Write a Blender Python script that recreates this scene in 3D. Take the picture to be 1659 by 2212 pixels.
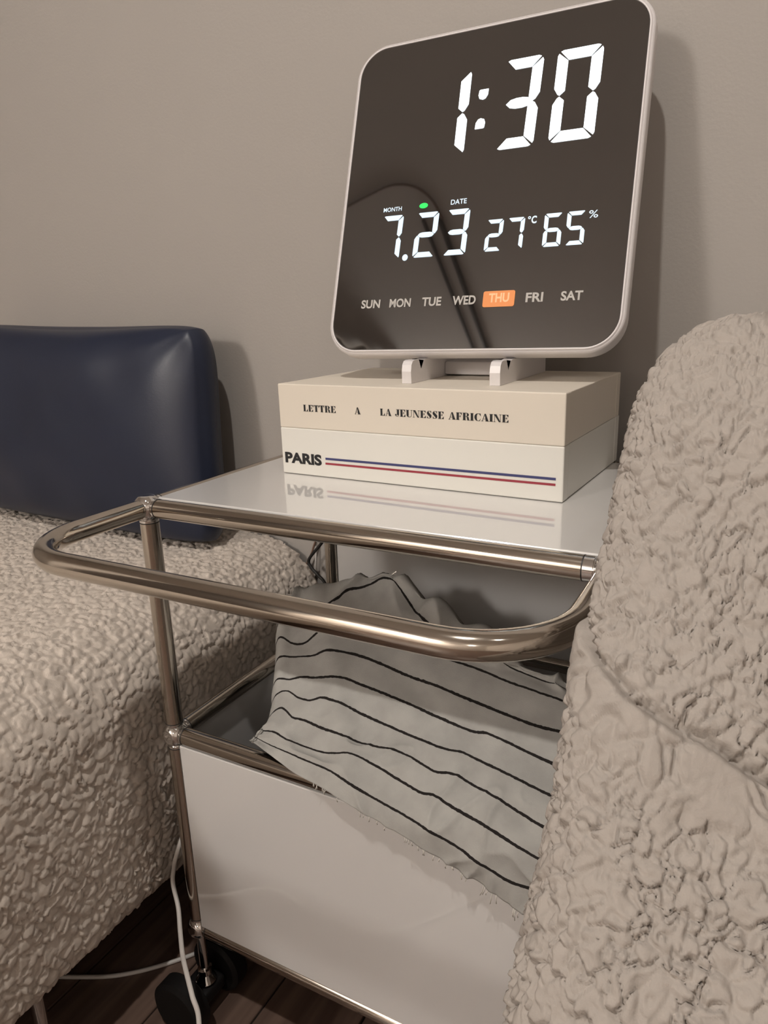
import bpy, bmesh, math
import numpy as np
from mathutils import Vector, Matrix

# ------------------------------------------------------------------ reset
for o in list(bpy.data.objects):
    bpy.data.objects.remove(o, do_unlink=True)
scene = bpy.context.scene
COL = scene.collection

# ------------------------------------------------------------------ camera
# world frame: x along the trolley's front rail, y towards the wall, z up;
# the origin is the trolley's top front left ball joint
def rot(ax, a): return Matrix.Rotation(a, 3, ax)
cam_data = bpy.data.cameras.new('camera')
cam_data.sensor_fit = 'VERTICAL'
cam_data.sensor_height = 36.0
cam_data.lens = 1570.9961 / 2212 * 36.0
cam_data.clip_start = 0.02
cam = bpy.data.objects.new('camera', cam_data)
COL.objects.link(cam)
M = rot('Z', 0.50417) @ rot('X', math.pi / 2 - 0.27742) @ rot('Z', -0.03182)
cam.matrix_world = Matrix.Translation((0.54222, -0.49786, 0.18604)) @ M.to_4x4()
scene.camera = cam

# ------------------------------------------------------------------ light
world = bpy.data.worlds.new('world')
scene.world = world
world.use_nodes = True
world.node_tree.nodes['Background'].inputs[0].default_value = (0.9, 0.8, 0.7, 1)
world.node_tree.nodes['Background'].inputs[1].default_value = 0.02

def globe_light(name, loc, radius, energy, color):
    d = bpy.data.lights.new(name, 'POINT')
    d.shadow_soft_size = radius; d.energy = energy; d.color = color
    o = bpy.data.objects.new(name, d); COL.objects.link(o)
    o.location = loc
    return o
# a hanging globe lamp behind the photographer and two ceiling downlights over the trolley's front
globe_light('pendant_and_fill_light', (-1.00, -3.40, 1.55), 0.20, 130, (1.0, 0.94, 0.88))
globe_light('pendant_and_fill_light', (1.25, -3.40, 1.55), .16, 10, (1.0, 0.94, 0.88))  # added fill light, lifts the dim space under the tabletop
for loc_, e_ in (((.34, -.72, 1.72), 17.5), ((1.07, -.70, 1.72), 1.6)):
    d_ = bpy.data.lights.new('downlight', 'AREA')
    d_.shape = 'DISK'; d_.size = .05; d_.energy = e_; d_.color = (1.0, 0.945, 0.885)
    o_ = bpy.data.objects.new('downlight', d_); COL.objects.link(o_)
    o_.location = loc_

scene.cycles.caustics_reflective = False
scene.cycles.caustics_refractive = False
scene.view_settings.view_transform = 'Standard'
scene.view_settings.look = 'None'
scene.view_settings.exposure = -0.07
scene.view_settings.gamma = 1.0
scene.view_settings.use_curve_mapping = False

# ------------------------------------------------------------------ helpers
FLOOR = -0.64
def tag(o, label=None, cat=None, group=None, kind=None):
    if label: o['label'] = label
    if cat: o['category'] = cat
    if group: o['group'] = group
    if kind: o['kind'] = kind
    return o

def thing(name, loc, label, cat, group=None):
    o = bpy.data.objects.new(name, None)
    o.empty_display_size = 0.05
    COL.objects.link(o)
    o.location = loc
    o.matrix_basis = Matrix.Translation(loc)
    return tag(o, label, cat, group)

def base_matrix(o):
    m = o.matrix_basis.copy()
    while o.parent:
        m = o.parent.matrix_basis @ o.matrix_parent_inverse @ m
        o = o.parent
    return m

def adopt(o, parent):
    if parent is not None:
        o.parent = parent
        o.matrix_parent_inverse = base_matrix(parent).inverted()
    return o

def obj(name, mesh, mat, parent=None, smooth=True, matrix=None):
    if isinstance(mesh, bmesh.types.BMesh):
        me = bpy.data.meshes.new(name)
        bmesh.ops.recalc_face_normals(mesh, faces=mesh.faces[:])
        mesh.to_mesh(me); mesh.free()
    else:
        me = mesh
    if mat is not None and not me.materials:
        me.materials.append(mat)
    if smooth:
        me.polygons.foreach_set('use_smooth', np.ones(len(me.polygons), dtype=bool))
    o = bpy.data.objects.new(name, me)
    COL.objects.link(o)
    if matrix is not None: o.matrix_basis = matrix
    adopt(o, parent)
    return o

def sharp(o, angle=35):
    # auto-smooth by angle: mark sharp edges
    me = o.data
    bm = bmesh.new(); bm.from_mesh(me)
    for e in bm.edges:
        if len(e.link_faces) == 2 and e.calc_face_angle(0) > math.radians(angle):
            e.smooth = False
    bm.to_mesh(me); bm.free()
    return o

def box_bm(lo, hi, bevel=0.0, seg=2):
    bm = bmesh.new()
    r = bmesh.ops.create_cube(bm, size=1.0)
    lo = Vector(lo); hi = Vector(hi)
    for v in bm.verts:
        v.co = Vector([lo[i] + (v.co[i] + .5) * (hi[i] - lo[i]) for i in range(3)])
    if bevel:
        bmesh.ops.bevel(bm, geom=bm.edges[:], offset=bevel, segments=seg, profile=.5, affect='EDGES')
    return bm

def box(name, lo, hi, mat, parent=None, bevel=0.0, seg=2):
    o = obj(name, box_bm(lo, hi, bevel, seg), mat, parent)
    return sharp(o, 15)

def tube_bm(path, radius, n=24, cap=True, bm=None, radii=None):
    """tube along a polyline (list of Vectors)"""
    bm = bm or bmesh.new()
    P = [Vector(p) for p in path]
    T = []
    for i in range(len(P)):
        a = P[max(i - 1, 0)]; b = P[min(i + 1, len(P) - 1)]
        T.append((b - a).normalized())
    ref = Vector((0, 0, 1)) if abs(T[0].z) < .9 else Vector((1, 0, 0))
    nrm = (ref - T[0] * ref.dot(T[0])).normalized()
    rings = []
    for i in range(len(P)):
        nrm = (nrm - T[i] * nrm.dot(T[i])).normalized()
        bi = T[i].cross(nrm)
        r = radii[i] if radii else radius
        rings.append([bm.verts.new(P[i] + (nrm * math.cos(2 * math.pi * k / n) + bi * math.sin(2 * math.pi * k / n)) * r) for k in range(n)])
    for i in range(len(P) - 1):
        for k in range(n):
            bm.faces.new((rings[i][k], rings[i][(k + 1) % n], rings[i + 1][(k + 1) % n], rings[i + 1][k]))
    if cap:
        bm.faces.new(rings[0][::-1]); bm.faces.new(rings[-1])
    return bm

def tube(name, path, radius, mat, parent=None, n=24, radii=None):
    return sharp(obj(name, tube_bm(path, radius, n, radii=radii), mat, parent), 50)

def spline(pts, n=12):
    """Catmull-Rom through the points"""
    P = [Vector(p) for p in pts]
    P = [P[0] * 2 - P[1]] + P + [P[-1] * 2 - P[-2]]
    out = []
    for i in range(1, len(P) - 2):
        for k in range(n):
            t = k / n
            a, b, c, d = P[i - 1], P[i], P[i + 1], P[i + 2]
            out.append(.5 * ((2 * b) + (c - a) * t + (2 * a - 5 * b + 4 * c - d) * t * t + (3 * b - a - 3 * c + d) * t ** 3))
    out.append(P[-2])
    return out

def grid_mesh(name, P, wrap_j=False, uv=None, flip=False):
    """P: (I, J, 3) array to quad mesh"""
    I, J = P.shape[:2]
    me = bpy.data.meshes.new(name)
    idx = np.arange(I * J).reshape(I, J)
    if wrap_j: idx = np.concatenate([idx, idx[:, :1]], 1)
    q = np.stack([idx[:-1, :-1], idx[1:, :-1], idx[1:, 1:], idx[:-1, 1:]], -1).reshape(-1, 4)
    if flip: q = q[:, ::-1]
    me.vertices.add(I * J)
    me.vertices.foreach_set('co', np.ascontiguousarray(P, dtype=np.float32).ravel())
    nq = len(q)
    me.loops.add(nq * 4)
    me.loops.foreach_set('vertex_index', np.ascontiguousarray(q, dtype=np.int32).ravel())
    me.polygons.add(nq)
    me.polygons.foreach_set('loop_start', np.arange(nq, dtype=np.int32) * 4)
    me.update(calc_edges=True)
    if uv is not None:
        l = me.uv_layers.new(name='UVMap')
        l.data.foreach_set('uv', np.ascontiguousarray(uv.reshape(-1, 2)[q.ravel()], dtype=np.float32).ravel())
    me.validate()
    return me

def grid_normals(P, wrap_j=False):
    if wrap_j:
        Q = np.concatenate([P[:, -1:], P, P[:, :1]], 1)
        dj = (Q[:, 2:] - Q[:, :-2])
    else:
        dj = np.gradient(P, axis=1)
    di = np.gradient(P, axis=0)
    n = np.cross(di, dj)
    return n / np.maximum(np.linalg.norm(n, axis=-1, keepdims=True), 1e-12)

# ---- numpy noise for the crinkled upholstery
def hash01(ix, iy, iz, s):
    with np.errstate(over='ignore'):
        h = (ix.astype(np.uint32) * np.uint32(374761393) + iy.astype(np.uint32) * np.uint32(668265263)
             + iz.astype(np.uint32) * np.uint32(2147483647) + np.uint32(s * 1013904223 & 0xffffffff))
        h = (h ^ (h >> np.uint32(13))) * np.uint32(1274126177)
        h = (h ^ (h >> np.uint32(16))) * np.uint32(2246822519)
        h = h ^ (h >> np.uint32(15))
    return h.astype(np.float64) / 4294967295.0

def worley(P, s=1):
    c = np.floor(P).astype(np.int64); f = P - c
    F1 = np.full(P.shape[:-1], 9.0); F2 = F1.copy()
    for dx in (-1, 0, 1):
        for dy in (-1, 0, 1):
            for dz in (-1, 0, 1):
                x, y, z = c[..., 0] + dx, c[..., 1] + dy, c[..., 2] + dz
                d = np.sqrt((dx + hash01(x, y, z, s) - f[..., 0]) ** 2 + (dy + hash01(x, y, z, s + 1) - f[..., 1]) ** 2
                            + (dz + hash01(x, y, z, s + 2) - f[..., 2]) ** 2)
                m = d < F1
                F2 = np.where(m, F1, np.minimum(F2, d)); F1 = np.where(m, d, F1)
    return F1, F2

def vnoise(P, s=7):
    c = np.floor(P).astype(np.int64); f = P - c
    f = f * f * (3 - 2 * f)
    r = 0
    for dx in (0, 1):
        for dy in (0, 1):
            for dz in (0, 1):
                w = (f[..., 0] if dx else 1 - f[..., 0]) * (f[..., 1] if dy else 1 - f[..., 1]) * (f[..., 2] if dz else 1 - f[..., 2])
                r = r + w * hash01(c[..., 0] + dx, c[..., 1] + dy, c[..., 2] + dz, s)
    return r

def sstep(a, b, x):
    t = np.clip((x - a) / (b - a), 0, 1)
    return t * t * (3 - 2 * t)

def crinkle(P, size=0.0115, seed=1):
    """height 0..1 of smocked, crinkled fabric: irregular flat puffs with short sharp creases between"""
    Q = P / size
    w = np.stack([vnoise(Q * .55 + 3.1, seed + 20), vnoise(Q * .55 + 9.7, seed + 21), vnoise(Q * .55 + 17.3, seed + 22)], -1) - .5
    w2 = np.stack([vnoise(Q * 1.5, seed + 30), vnoise(Q * 1.5 + 5, seed + 31), vnoise(Q * 1.5 + 11, seed + 32)], -1) - .5
    Q = Q + 1.4 * w + .6 * w2
    F1, F2 = worley(Q, seed)
    e = F2 - F1
    puff = .72 * sstep(-.02, .17, e) + .28 * sstep(0, .6, e)
    depth = .12 + .88 * sstep(.30, .68, vnoise(Q * .95 + 31, seed + 40))
    G1, G2 = worley(Q * 1.7 + 7, seed + 5)
    fine = sstep(0, .22, G2 - G1)
    fd = sstep(.45, .8, vnoise(Q * 1.2 + 51, seed + 44))
    return 1 - depth * (1 - puff) - .40 * fd * (1 - fine) + .22 * (vnoise(Q * .8 + 77, seed + 50) - .5)

def smock(P, size, seed, lean, rough=0.0):
    """smocked cloth: even-sized puffs that lap over each other like scales, short sharp creases between"""
    Q = P / size
    w = np.stack([vnoise(Q * .5 + 3.1, seed + 20), vnoise(Q * .5 + 9.7, seed + 21), vnoise(Q * .5 + 17.3, seed + 22)], -1) - .5
    w2 = np.stack([vnoise(Q * 1.4, seed + 23), vnoise(Q * 1.4 + 5, seed + 24), vnoise(Q * 1.4 + 9, seed + 25)], -1) - .5
    Q = Q + .9 * w + (.55 + .55 * rough) * w2
    c = np.floor(Q).astype(np.int64); f = Q - c
    F1 = np.full(Q.shape[:-1], 9.0); F2 = F1.copy(); D = np.zeros(Q.shape); Hs = np.zeros(Q.shape)
    for dx in (-1, 0, 1):
        for dy in (-1, 0, 1):
            for dz in (-1, 0, 1):
                x, y, z = c[..., 0] + dx, c[..., 1] + dy, c[..., 2] + dz
                r = np.stack([hash01(x, y, z, seed), hash01(x, y, z, seed + 1), hash01(x, y, z, seed + 2)], -1)
                v = f - (np.array([dx, dy, dz]) + .12 + .76 * r)
                d = np.sqrt((v ** 2).sum(-1)); m = d < F1
                F2 = np.where(m, F1, np.minimum(F2, d)); F1 = np.where(m, d, F1)
                D = np.where(m[..., None], v, D); Hs = np.where(m[..., None], r[..., [2, 0, 1]], Hs)
    e = F2 - F1
    crease = 1 - sstep(-.03, .15, e)
    mask = .30 + .70 * sstep(.3, .62, vnoise(Q * .9 + 31, seed + 40))
    tilt = (D * (np.array(lean) + 1.1 * (Hs - .5))).sum(-1)
    edge = sstep(0, .10 + .10 * rough, e)
    fine = np.abs(2 * vnoise(Q * np.array([1.8, 1.8, 2.6]) + 61, seed + 47) - 1)
    fine2 = np.abs(2 * vnoise(Q * np.array([1.1, 1.3, 1.5]) + 19, seed + 48) - 1)
    return (.62 - .55 * crease * mask + (.55 - .15 * rough) * tilt * edge + .22 * (1 - 1.3 * F1 ** 2) + .16 * (fine - .5)
            + rough * (.34 * np.minimum(fine2, .35) / .35 - .2))

# ------------------------------------------------------------------ materials
def mat_base(name):
    m = bpy.data.materials.new(name); m.use_nodes = True
    return m, m.node_tree, m.node_tree.nodes['Principled BSDF']

def simple(name, color, rough=.5, metal=0.0, noise=None, bump=None, spec=None, ior=None, coat=None):
    """noise=(scale, amount) colour variation; bump=(scale, strength, distance)"""
    m, nt, b = mat_base(name)
    b.inputs['Base Color'].default_value = (*color, 1)
    b.inputs['Roughness'].default_value = rough
    b.inputs['Metallic'].default_value = metal
    if spec is not None: b.inputs['Specular IOR Level'].default_value = spec
    if ior is not None: b.inputs['IOR'].default_value = ior
    if coat is not None: b.inputs['Coat Weight'].default_value = coat; b.inputs['Coat Roughness'].default_value = .02; b.inputs['Coat IOR'].default_value = 1.75
    tc = nt.nodes.new('ShaderNodeTexCoord')
    if noise:
        nz = nt.nodes.new('ShaderNodeTexNoise'); nz.inputs['Scale'].default_value = noise[0]; nz.inputs['Detail'].default_value = 4
        nt.links.new(tc.outputs['Object'], nz.inputs['Vector'])
        mx = nt.nodes.new('ShaderNodeMix'); mx.data_type = 'RGBA'
        mx.inputs[6].default_value = (*[c * (1 - noise[1]) for c in color], 1)
        mx.inputs[7].default_value = (*[min(1, c * (1 + noise[1])) for c in color], 1)
        nt.links.new(nz.outputs['Fac'], mx.inputs[0])
        nt.links.new(mx.outputs[2], b.inputs['Base Color'])
    if bump:
        nz = nt.nodes.new('ShaderNodeTexNoise'); nz.inputs['Scale'].default_value = bump[0]; nz.inputs['Detail'].default_value = 3
        nt.links.new(tc.outputs['Object'], nz.inputs['Vector'])
        bp = nt.nodes.new('ShaderNodeBump'); bp.inputs['Strength'].default_value = bump[1]; bp.inputs['Distance'].default_value = bump[2]
        nt.links.new(nz.outputs['Fac'], bp.inputs['Height'])
        nt.links.new(bp.outputs[0], b.inputs['Normal'])
    return m

def emit(name, color, strength):
    m, nt, b = mat_base(name)
    b.inputs['Base Color'].default_value = (*[c * .5 for c in color], 1)
    b.inputs['Emission Color'].default_value = (*color, 1)
    b.inputs['Emission Strength'].default_value = strength
    return m

MAT = {}
MAT['wall'] = simple('painted_wallpaper', (.41, .38, .352), .8, noise=(6, .02), bump=(260, .12, .002))
MAT['room'] = simple('room_paint', (.72, .67, .62), .85, noise=(3, .03))
MAT['ceiling'] = simple('ceiling_paint', (.78, .75, .71), .9, noise=(3, .02))
MAT['joint'] = simple('floor_joint', (.012, .008, .006), .8, noise=(30, .1))
MAT['chrome'] = simple('satin_chrome_tube', (.56, .51, .45), .12, 1.0, noise=(40, .03))
MAT['chrome2'] = simple('polished_chrome', (.80, .79, .78), .06, 1.0, noise=(60, .02))
MAT['panel'] = simple('white_lacquered_metal', (.73, .715, .70), .22, noise=(8, .015), coat=1.0)
MAT['black'] = simple('black_rubber', (.008, .007, .007), .6, noise=(50, .1), spec=.25)
MAT['darkplastic'] = simple('dark_ring', (.02, .018, .017), .5, noise=(50, .1))
MAT['boucle'] = simple('cream_crinkled_fabric', (.40, .36, .325), .95, noise=(120, .05), bump=(900, .25, .001), spec=.1)
MAT['boucle2'] = simple('beige_crinkled_fabric', (.63, .56, .495), .95, noise=(120, .05), bump=(900, .25, .001), spec=.1)
MAT['leather'] = simple('navy_leather', (.015, .021, .044), .40, noise=(14, .12), bump=(420, .12, .0008), spec=.5)
MAT['leather_edge'] = simple('navy_leather_edge', (.016, .022, .045), .45, noise=(14, .12))
MAT['clock_white'] = simple('white_plastic', (.76, .73, .73), .32, noise=(20, .01))
MAT['clock_glass'] = simple('dark_mirror_glass', (.014, .012, .011), .03, noise=(5, .05), ior=2.7)
MAT['lcd'] = emit('lit_display_white', (.86, .94, 1.0), 2.2)
MAT['lcd2'] = emit('lit_display_soft', (.70, .84, .95), .85)
MAT['daytext'] = simple('printed_grey', (.50, .48, .45), .5, noise=(40, .03))
MAT['thu'] = emit('lit_orange', (.80, .27, .075), .62)
MAT['thutext'] = emit('orange_text', (.95, .46, .24), .8)
MAT['green'] = emit('green_led_reflection', (.02, .75, .12), .9)
MAT['book_cream'] = simple('cream_paper_cover', (.76, .695, .60), .55, noise=(12, .015))
MAT['book_white'] = simple('white_paper_cover', (.78, .765, .71), .5, noise=(12, .012))
MAT['ink'] = simple('black_print', (.012, .012, .013), .6, noise=(80, .05))
MAT['blue'] = simple('blue_print', (.045, .050, .16), .6, noise=(80, .05))
MAT['red'] = simple('red_print', (.33, .035, .055), .6, noise=(80, .05))
MAT['cable_white'] = simple('white_cable_rubber', (.66, .63, .60), .45, noise=(40, .02))
MAT['cable_black'] = simple('black_cable_rubber', (.012, .011, .010), .5, noise=(40, .05))
MAT['cable_brown'] = simple('brown_cable_rubber', (.20, .12, .085), .5, noise=(40, .05))

def wood_mat():
    m, nt, b = mat_base('dark_wood_floor')
    tc = nt.nodes.new('ShaderNodeTexCoord'); mp = nt.nodes.new('ShaderNodeMapping')
    mp.inputs['Scale'].default_value = (38, 2.2, 10)
    nt.links.new(tc.outputs['Object'], mp.inputs['Vector'])
    nz = nt.nodes.new('ShaderNodeTexNoise'); nz.inputs['Scale'].default_value = 1.4; nz.inputs['Detail'].default_value = 6
    nt.links.new(mp.outputs[0], nz.inputs['Vector'])
    cr = nt.nodes.new('ShaderNodeValToRGB')
    cr.color_ramp.elements[0].position = .3; cr.color_ramp.elements[0].color = (.085, .052, .040, 1)
    cr.color_ramp.elements[1].position = .72; cr.color_ramp.elements[1].color = (.21, .14, .108, 1)
    nt.links.new(nz.outputs['Fac'], cr.inputs[0])
    nt.links.new(cr.outputs[0], b.inputs['Base Color'])
    b.inputs['Roughness'].default_value = .42
    bp = nt.nodes.new('ShaderNodeBump'); bp.inputs['Strength'].default_value = .15; bp.inputs['Distance'].default_value = .002
    nt.links.new(nz.outputs['Fac'], bp.inputs['Height']); nt.links.new(bp.outputs[0], b.inputs['Normal'])
    return m
MAT['wood'] = wood_mat()

def stripe_mat():
    """cotton with woven dark stripes along the cloth's own v coordinate (its weave)"""
    m, nt, b = mat_base('striped_cotton')
    uv = nt.nodes.new('ShaderNodeUVMap'); uv.uv_map = 'UVMap'
    sp = nt.nodes.new('ShaderNodeSeparateXYZ'); nt.links.new(uv.outputs[0], sp.inputs[0])
    def math_(op, a, bval=None):
        n = nt.nodes.new('ShaderNodeMath'); n.operation = op
        for i, v in enumerate((a, bval)):
            if v is None: continue
            if isinstance(v, (int, float)): n.inputs[i].default_value = v
            else: nt.links.new(v, n.inputs[i])
        return n.outputs[0]
    tc = nt.nodes.new('ShaderNodeTexCoord')
    nz = nt.nodes.new('ShaderNodeTexNoise'); nz.inputs['Scale'].default_value = 260; nz.inputs['Detail'].default_value = 2
    nt.links.new(tc.outputs['Object'], nz.inputs['Vector'])
    jit = math_('MULTIPLY', math_('SUBTRACT', nz.outputs['Fac'], .5), .06)
    v = math_('ADD', math_('ADD', sp.outputs['Y'], .5), jit)
    d = math_('ABSOLUTE', math_('SUBTRACT', math_('FRACT', v), .5))
    line = math_('LESS_THAN', d, .05)
    mx = nt.nodes.new('ShaderNodeMix'); mx.data_type = 'RGBA'
    nt.links.new(line, mx.inputs[0])
    n2 = nt.nodes.new('ShaderNodeTexNoise'); n2.inputs['Scale'].default_value = 40; n2.inputs['Detail'].default_value = 5
    nt.links.new(tc.outputs['Object'], n2.inputs['Vector'])
    cr = nt.nodes.new('ShaderNodeValToRGB')
    cr.color_ramp.elements[0].color = (.345, .335, .315, 1); cr.color_ramp.elements[0].position = .3
    cr.color_ramp.elements[1].color = (.42, .41, .385, 1); cr.color_ramp.elements[1].position = .7
    nt.links.new(n2.outputs['Fac'], cr.inputs[0])
    nt.links.new(cr.outputs[0], mx.inputs[6])
    mx.inputs[7].default_value = (.022, .019, .018, 1)
    nt.links.new(mx.outputs[2], b.inputs['Base Color'])
    b.inputs['Roughness'].default_value = .95
    b.inputs['Specular IOR Level'].default_value = .1
    wv = nt.nodes.new('ShaderNodeTexNoise'); wv.inputs['Scale'].default_value = 900
    nt.links.new(tc.outputs['Object'], wv.inputs['Vector'])
    bp = nt.nodes.new('ShaderNodeBump'); bp.inputs['Strength'].default_value = .3; bp.inputs['Distance'].default_value = .0006
    nt.links.new(wv.outputs['Fac'], bp.inputs['Height']); nt.links.new(bp.outputs[0], b.inputs['Normal'])
    return m
MAT['stripe'] = stripe_mat()
MAT['thread'] = simple('cotton_thread', (.58, .55, .50), .95, noise=(100, .05))
# ================================================================== the room
WALL = 0.385
X0, X1, Y0, CEIL = -2.3, 2.5, -4.3, 1.78
def struct(name, lo, hi, mat):
    return tag(box(name, lo, hi, mat), kind='structure')
tag(struct('wall_back', (X0 - .1, WALL, FLOOR - .05), (X1 + .1, WALL + .1, CEIL + .1), MAT['wall']), 'pale warm grey papered wall behind the trolley')
struct('wall_left', (X0 - .1, Y0, FLOOR - .05), (X0, WALL, CEIL + .1), MAT['room'])
struct('wall_right', (X1, Y0, FLOOR - .05), (X1 + .1, WALL, CEIL + .1), MAT['room'])
struct('wall_front', (X0 - .1, Y0 - .1, FLOOR - .05), (X1 + .1, Y0, CEIL + .1), MAT['room'])
struct('ceiling', (X0, Y0, CEIL), (X1, WALL, CEIL + .1), MAT['ceiling'])
floor = tag(struct('floor', (X0, Y0, FLOOR - .06), (X1, WALL, FLOOR - .0035), MAT['joint']), 'dark brown wooden plank floor')
PW = 0.118
plank_mesh = None
nx = int((X1 - X0) / PW)
for i in range(nx):
    for j, (ya, yb) in enumerate(((Y0, -1.4 + .35 * math.sin(i * 2.3)), (-1.4 + .35 * math.sin(i * 2.3), WALL))):
        if plank_mesh is None:
            b_ = box_bm((0, 0, -.012), (PW - .0022, 1, 0), .0011, 1)
            o = sharp(obj('plank', b_, MAT['wood']), 40); plank_mesh = o.data
        else:
            o = bpy.data.objects.new('plank', plank_mesh); COL.objects.link(o)
        o.matrix_basis = Matrix.Translation((X0 + i * PW, ya + .0012, FLOOR)) @ Matrix.Diagonal((1, yb - ya - .0024, 1, 1))
        adopt(o, floor)

# ================================================================== trolley
TW, TD, H1, H2, HD = 0.450, 0.326, -0.2552, -0.5145, -0.1517
R = 0.0095
trolley = thing('serving_trolley', (TW / 2, TD / 2, FLOOR), 'chrome tube trolley with white panels and a front push handle, between two sofas', 'trolley')

def ball(p):
    bm = bmesh.new()
    bmesh.ops.create_uvsphere(bm, u_segments=28, v_segments=16, radius=.0142)
    for v in bm.verts:
        for i in range(3):
            v.co[i] = max(-.0122, min(.0122, v.co[i]))
        v.co += Vector(p)
    return sharp(obj('ball_joint', bm, MAT['chrome2'], trolley), 30)
lv = (0, H1, H2)
for x in (0, TW):
    for y in (0, TD):
        for z in lv:
            ball((x, y, z))
def collar(a, d, end=.0145):
    """bright connector sleeve between a ball and a tube"""
    a = Vector(a); d = Vector(d)
    bm = tube_bm([a + d * .0095, a + d * .0120, a + d * .0122, a + d * end], R, 24, radii=[.0084, .0084, .0096, .0096])
    c_ = sharp(obj('collar', bm, MAT['chrome2'], trolley), 40)
    k = tube_bm([a + d * end, a + d * (end + .0009)], R, 24, radii=[.0098, .0098])
    sharp(obj('ring', k, MAT['darkplastic'], c_), 40)
def rail(name, a, b, collars=(1, 1)):
    a, b = Vector(a), Vector(b); d = (b - a).normalized()
    ends = [.0195 if (q - Vector((TW, 0, 0))).length < .001 and abs(d.x) > .5 else .0145 for q in (a, b)]
    tube(name, [a + d * (ends[0] + .0006), b - d * (ends[1] + .0006)], R, MAT['chrome'], trolley, 32)
    if collars[0]: collar(a, d, ends[0])
    if collars[1]: collar(b, -d, ends[1])
for x in (0, TW):
    for y in (0, TD):
        rail('upright_tube', (x, y, H1), (x, y, 0)); rail('upright_tube', (x, y, H2), (x, y, H1))
for z in lv:
    for y in (0, TD): rail('cross_rail', (0, y, z), (TW, y, z))
    for x in (0, TW): rail('side_rail', (x, 0, z), (x, TD, z))
# handle: U-shaped tube in front
BR = .067
path = [Vector((0, -.012, 0)), Vector((0, HD + BR, 0))]
for k in range(1, 13):
    a = math.pi / 2 * k / 12
    path.append(Vector((BR - BR * math.cos(a), HD + BR - BR * math.sin(a), 0)))
path.append(Vector((TW / 2, HD, 0)))
for k in range(0, 13):
    a = math.pi / 2 * k / 12
    path.append(Vector((TW - BR + BR * math.sin(a), HD + BR - BR * math.cos(a), 0)))
path.append(Vector((TW, -.012, 0)))
tag(tube('handle', path, R, MAT['chrome'], trolley, 40), 'chrome push handle bent into a wide loop')
# panels: thin sheet steel seated in the tube frame
def panel(name, lo, hi, label=None):
    o = box(name, lo, hi, MAT['panel'], trolley, .0012, 2)
    return tag(o, label)
panel('top_panel', (.008, .0065, -.002), (TW - .008, TD - .0065, .0095), 'glossy white top panel')
panel('tray_panel', (.009, .009, H2 - .002), (TW - .009, TD - .009, H2 + .005))
panel('front_panel', (.0105, -.0075, H2 + .0085), (TW - .0105, .002, H1 - .0085), 'glossy white front panel')
panel('back_panel', (.0105, TD - .002, H2 + .0085), (TW - .0105, TD + .003, H1 - .0085))
panel('back_panel', (.0105, TD - .002, H1 + .0085), (TW - .0105, TD + .003, -.0085))
for x in (0, TW):
    panel('side_panel', (x - .0025, .0105, H2 + .0085), (x + .0025, TD - .0105, H1 - .0085))
# casters
def caster(x, y):
    c_ = sharp(obj('caster', tube_bm([(x, y, H2 - .011), (x, y, H2 - .062), (x, y, H2 - .063), (x, y, H2 - .070), (x, y, H2 - .0705), (x, y, H2 - .079), (x, y, H2 - .080), (x, y, H2 - .084)],
                              R, 24, radii=[.0055, .0055, .0085, .0085, .0070, .0115, .0125, .0090]), MAT['chrome2'], trolley), 40)
    ax = (x - .008, FLOOR + .0355)
    for s in (-1, 1):
        yw = y + s * .034
        w = tube_bm([(ax[0], yw - .0125, ax[1]), (ax[0], yw - .009, ax[1]), (ax[0], yw + .009, ax[1]), (ax[0], yw + .0125, ax[1])], .03, 32,
                    radii=[.030, .0355, .0355, .030])
        sharp(obj('wheel', w, MAT['black'], c_), 30)
    obj('axle', tube_bm([(ax[0], y - .036, ax[1]), (ax[0], y + .036, ax[1])], .005, 16), MAT['chrome2'], c_)
    # fork: curved housing between the wheels
    bm = box_bm((ax[0] - .016, y - .019, ax[1] - .012), (x + .014, y + .019, H2 - .084), .005, 3)
    obj('fork', bm, MAT['black'], c_)
for x in (0, TW):
    for y in (0, TD): caster(x, y)

# ================================================================== books
BKX, BKY, BKZ, BKYAW = 0.06287, 0.1423, 0.0100, -0.03664
BH1, BH2, BWID, BDEP = .05103, .04709, .31613, .19
def book(z0, z1, cover, label, dep, name='book'):
    m = Matrix.Translation((BKX, BKY, z0)) @ Matrix.Rotation(BKYAW, 4, 'Z')
    root = tag(bpy.data.objects.new(name, None), label, 'book', 'box books stacked under the clock')
    COL.objects.link(root); root.matrix_basis = m; root.empty_display_size = .05
    h = z1 - z0
    def part(nm, lo, hi, bev, mt):
        o = obj(nm, box_bm(lo, hi, bev, 3), mt, None); sharp(o, 12)
        o.parent = root
        return o
    part('spine', (0, 0, 0), (BWID, .0150, h), .0013, cover)
    part('body', (.0004, .0156, .0002), (BWID - .0004, dep - .0162, h - .0002), .0008, cover)
    part('hinge_strip', (0, dep - .0156, 0), (BWID, dep, h), .0012, cover)
    part('core', (.003, .010, .003), (BWID - .003, dep - .005, h - .003), .0, cover)
    return root, h
book1, hb1 = book(BKZ, BKZ + BH1, MAT['book_white'], 'white box book lettered PARIS with blue and red lines, bottom of the stack', .20)
book2, hb2 = book(BKZ + BH1, BKZ + BH1 + BH2, MAT['book_cream'], 'cream box book with ornate black title on its spine, under the clock', .197)
BTOP = BKZ + BH1 + BH2

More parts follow.
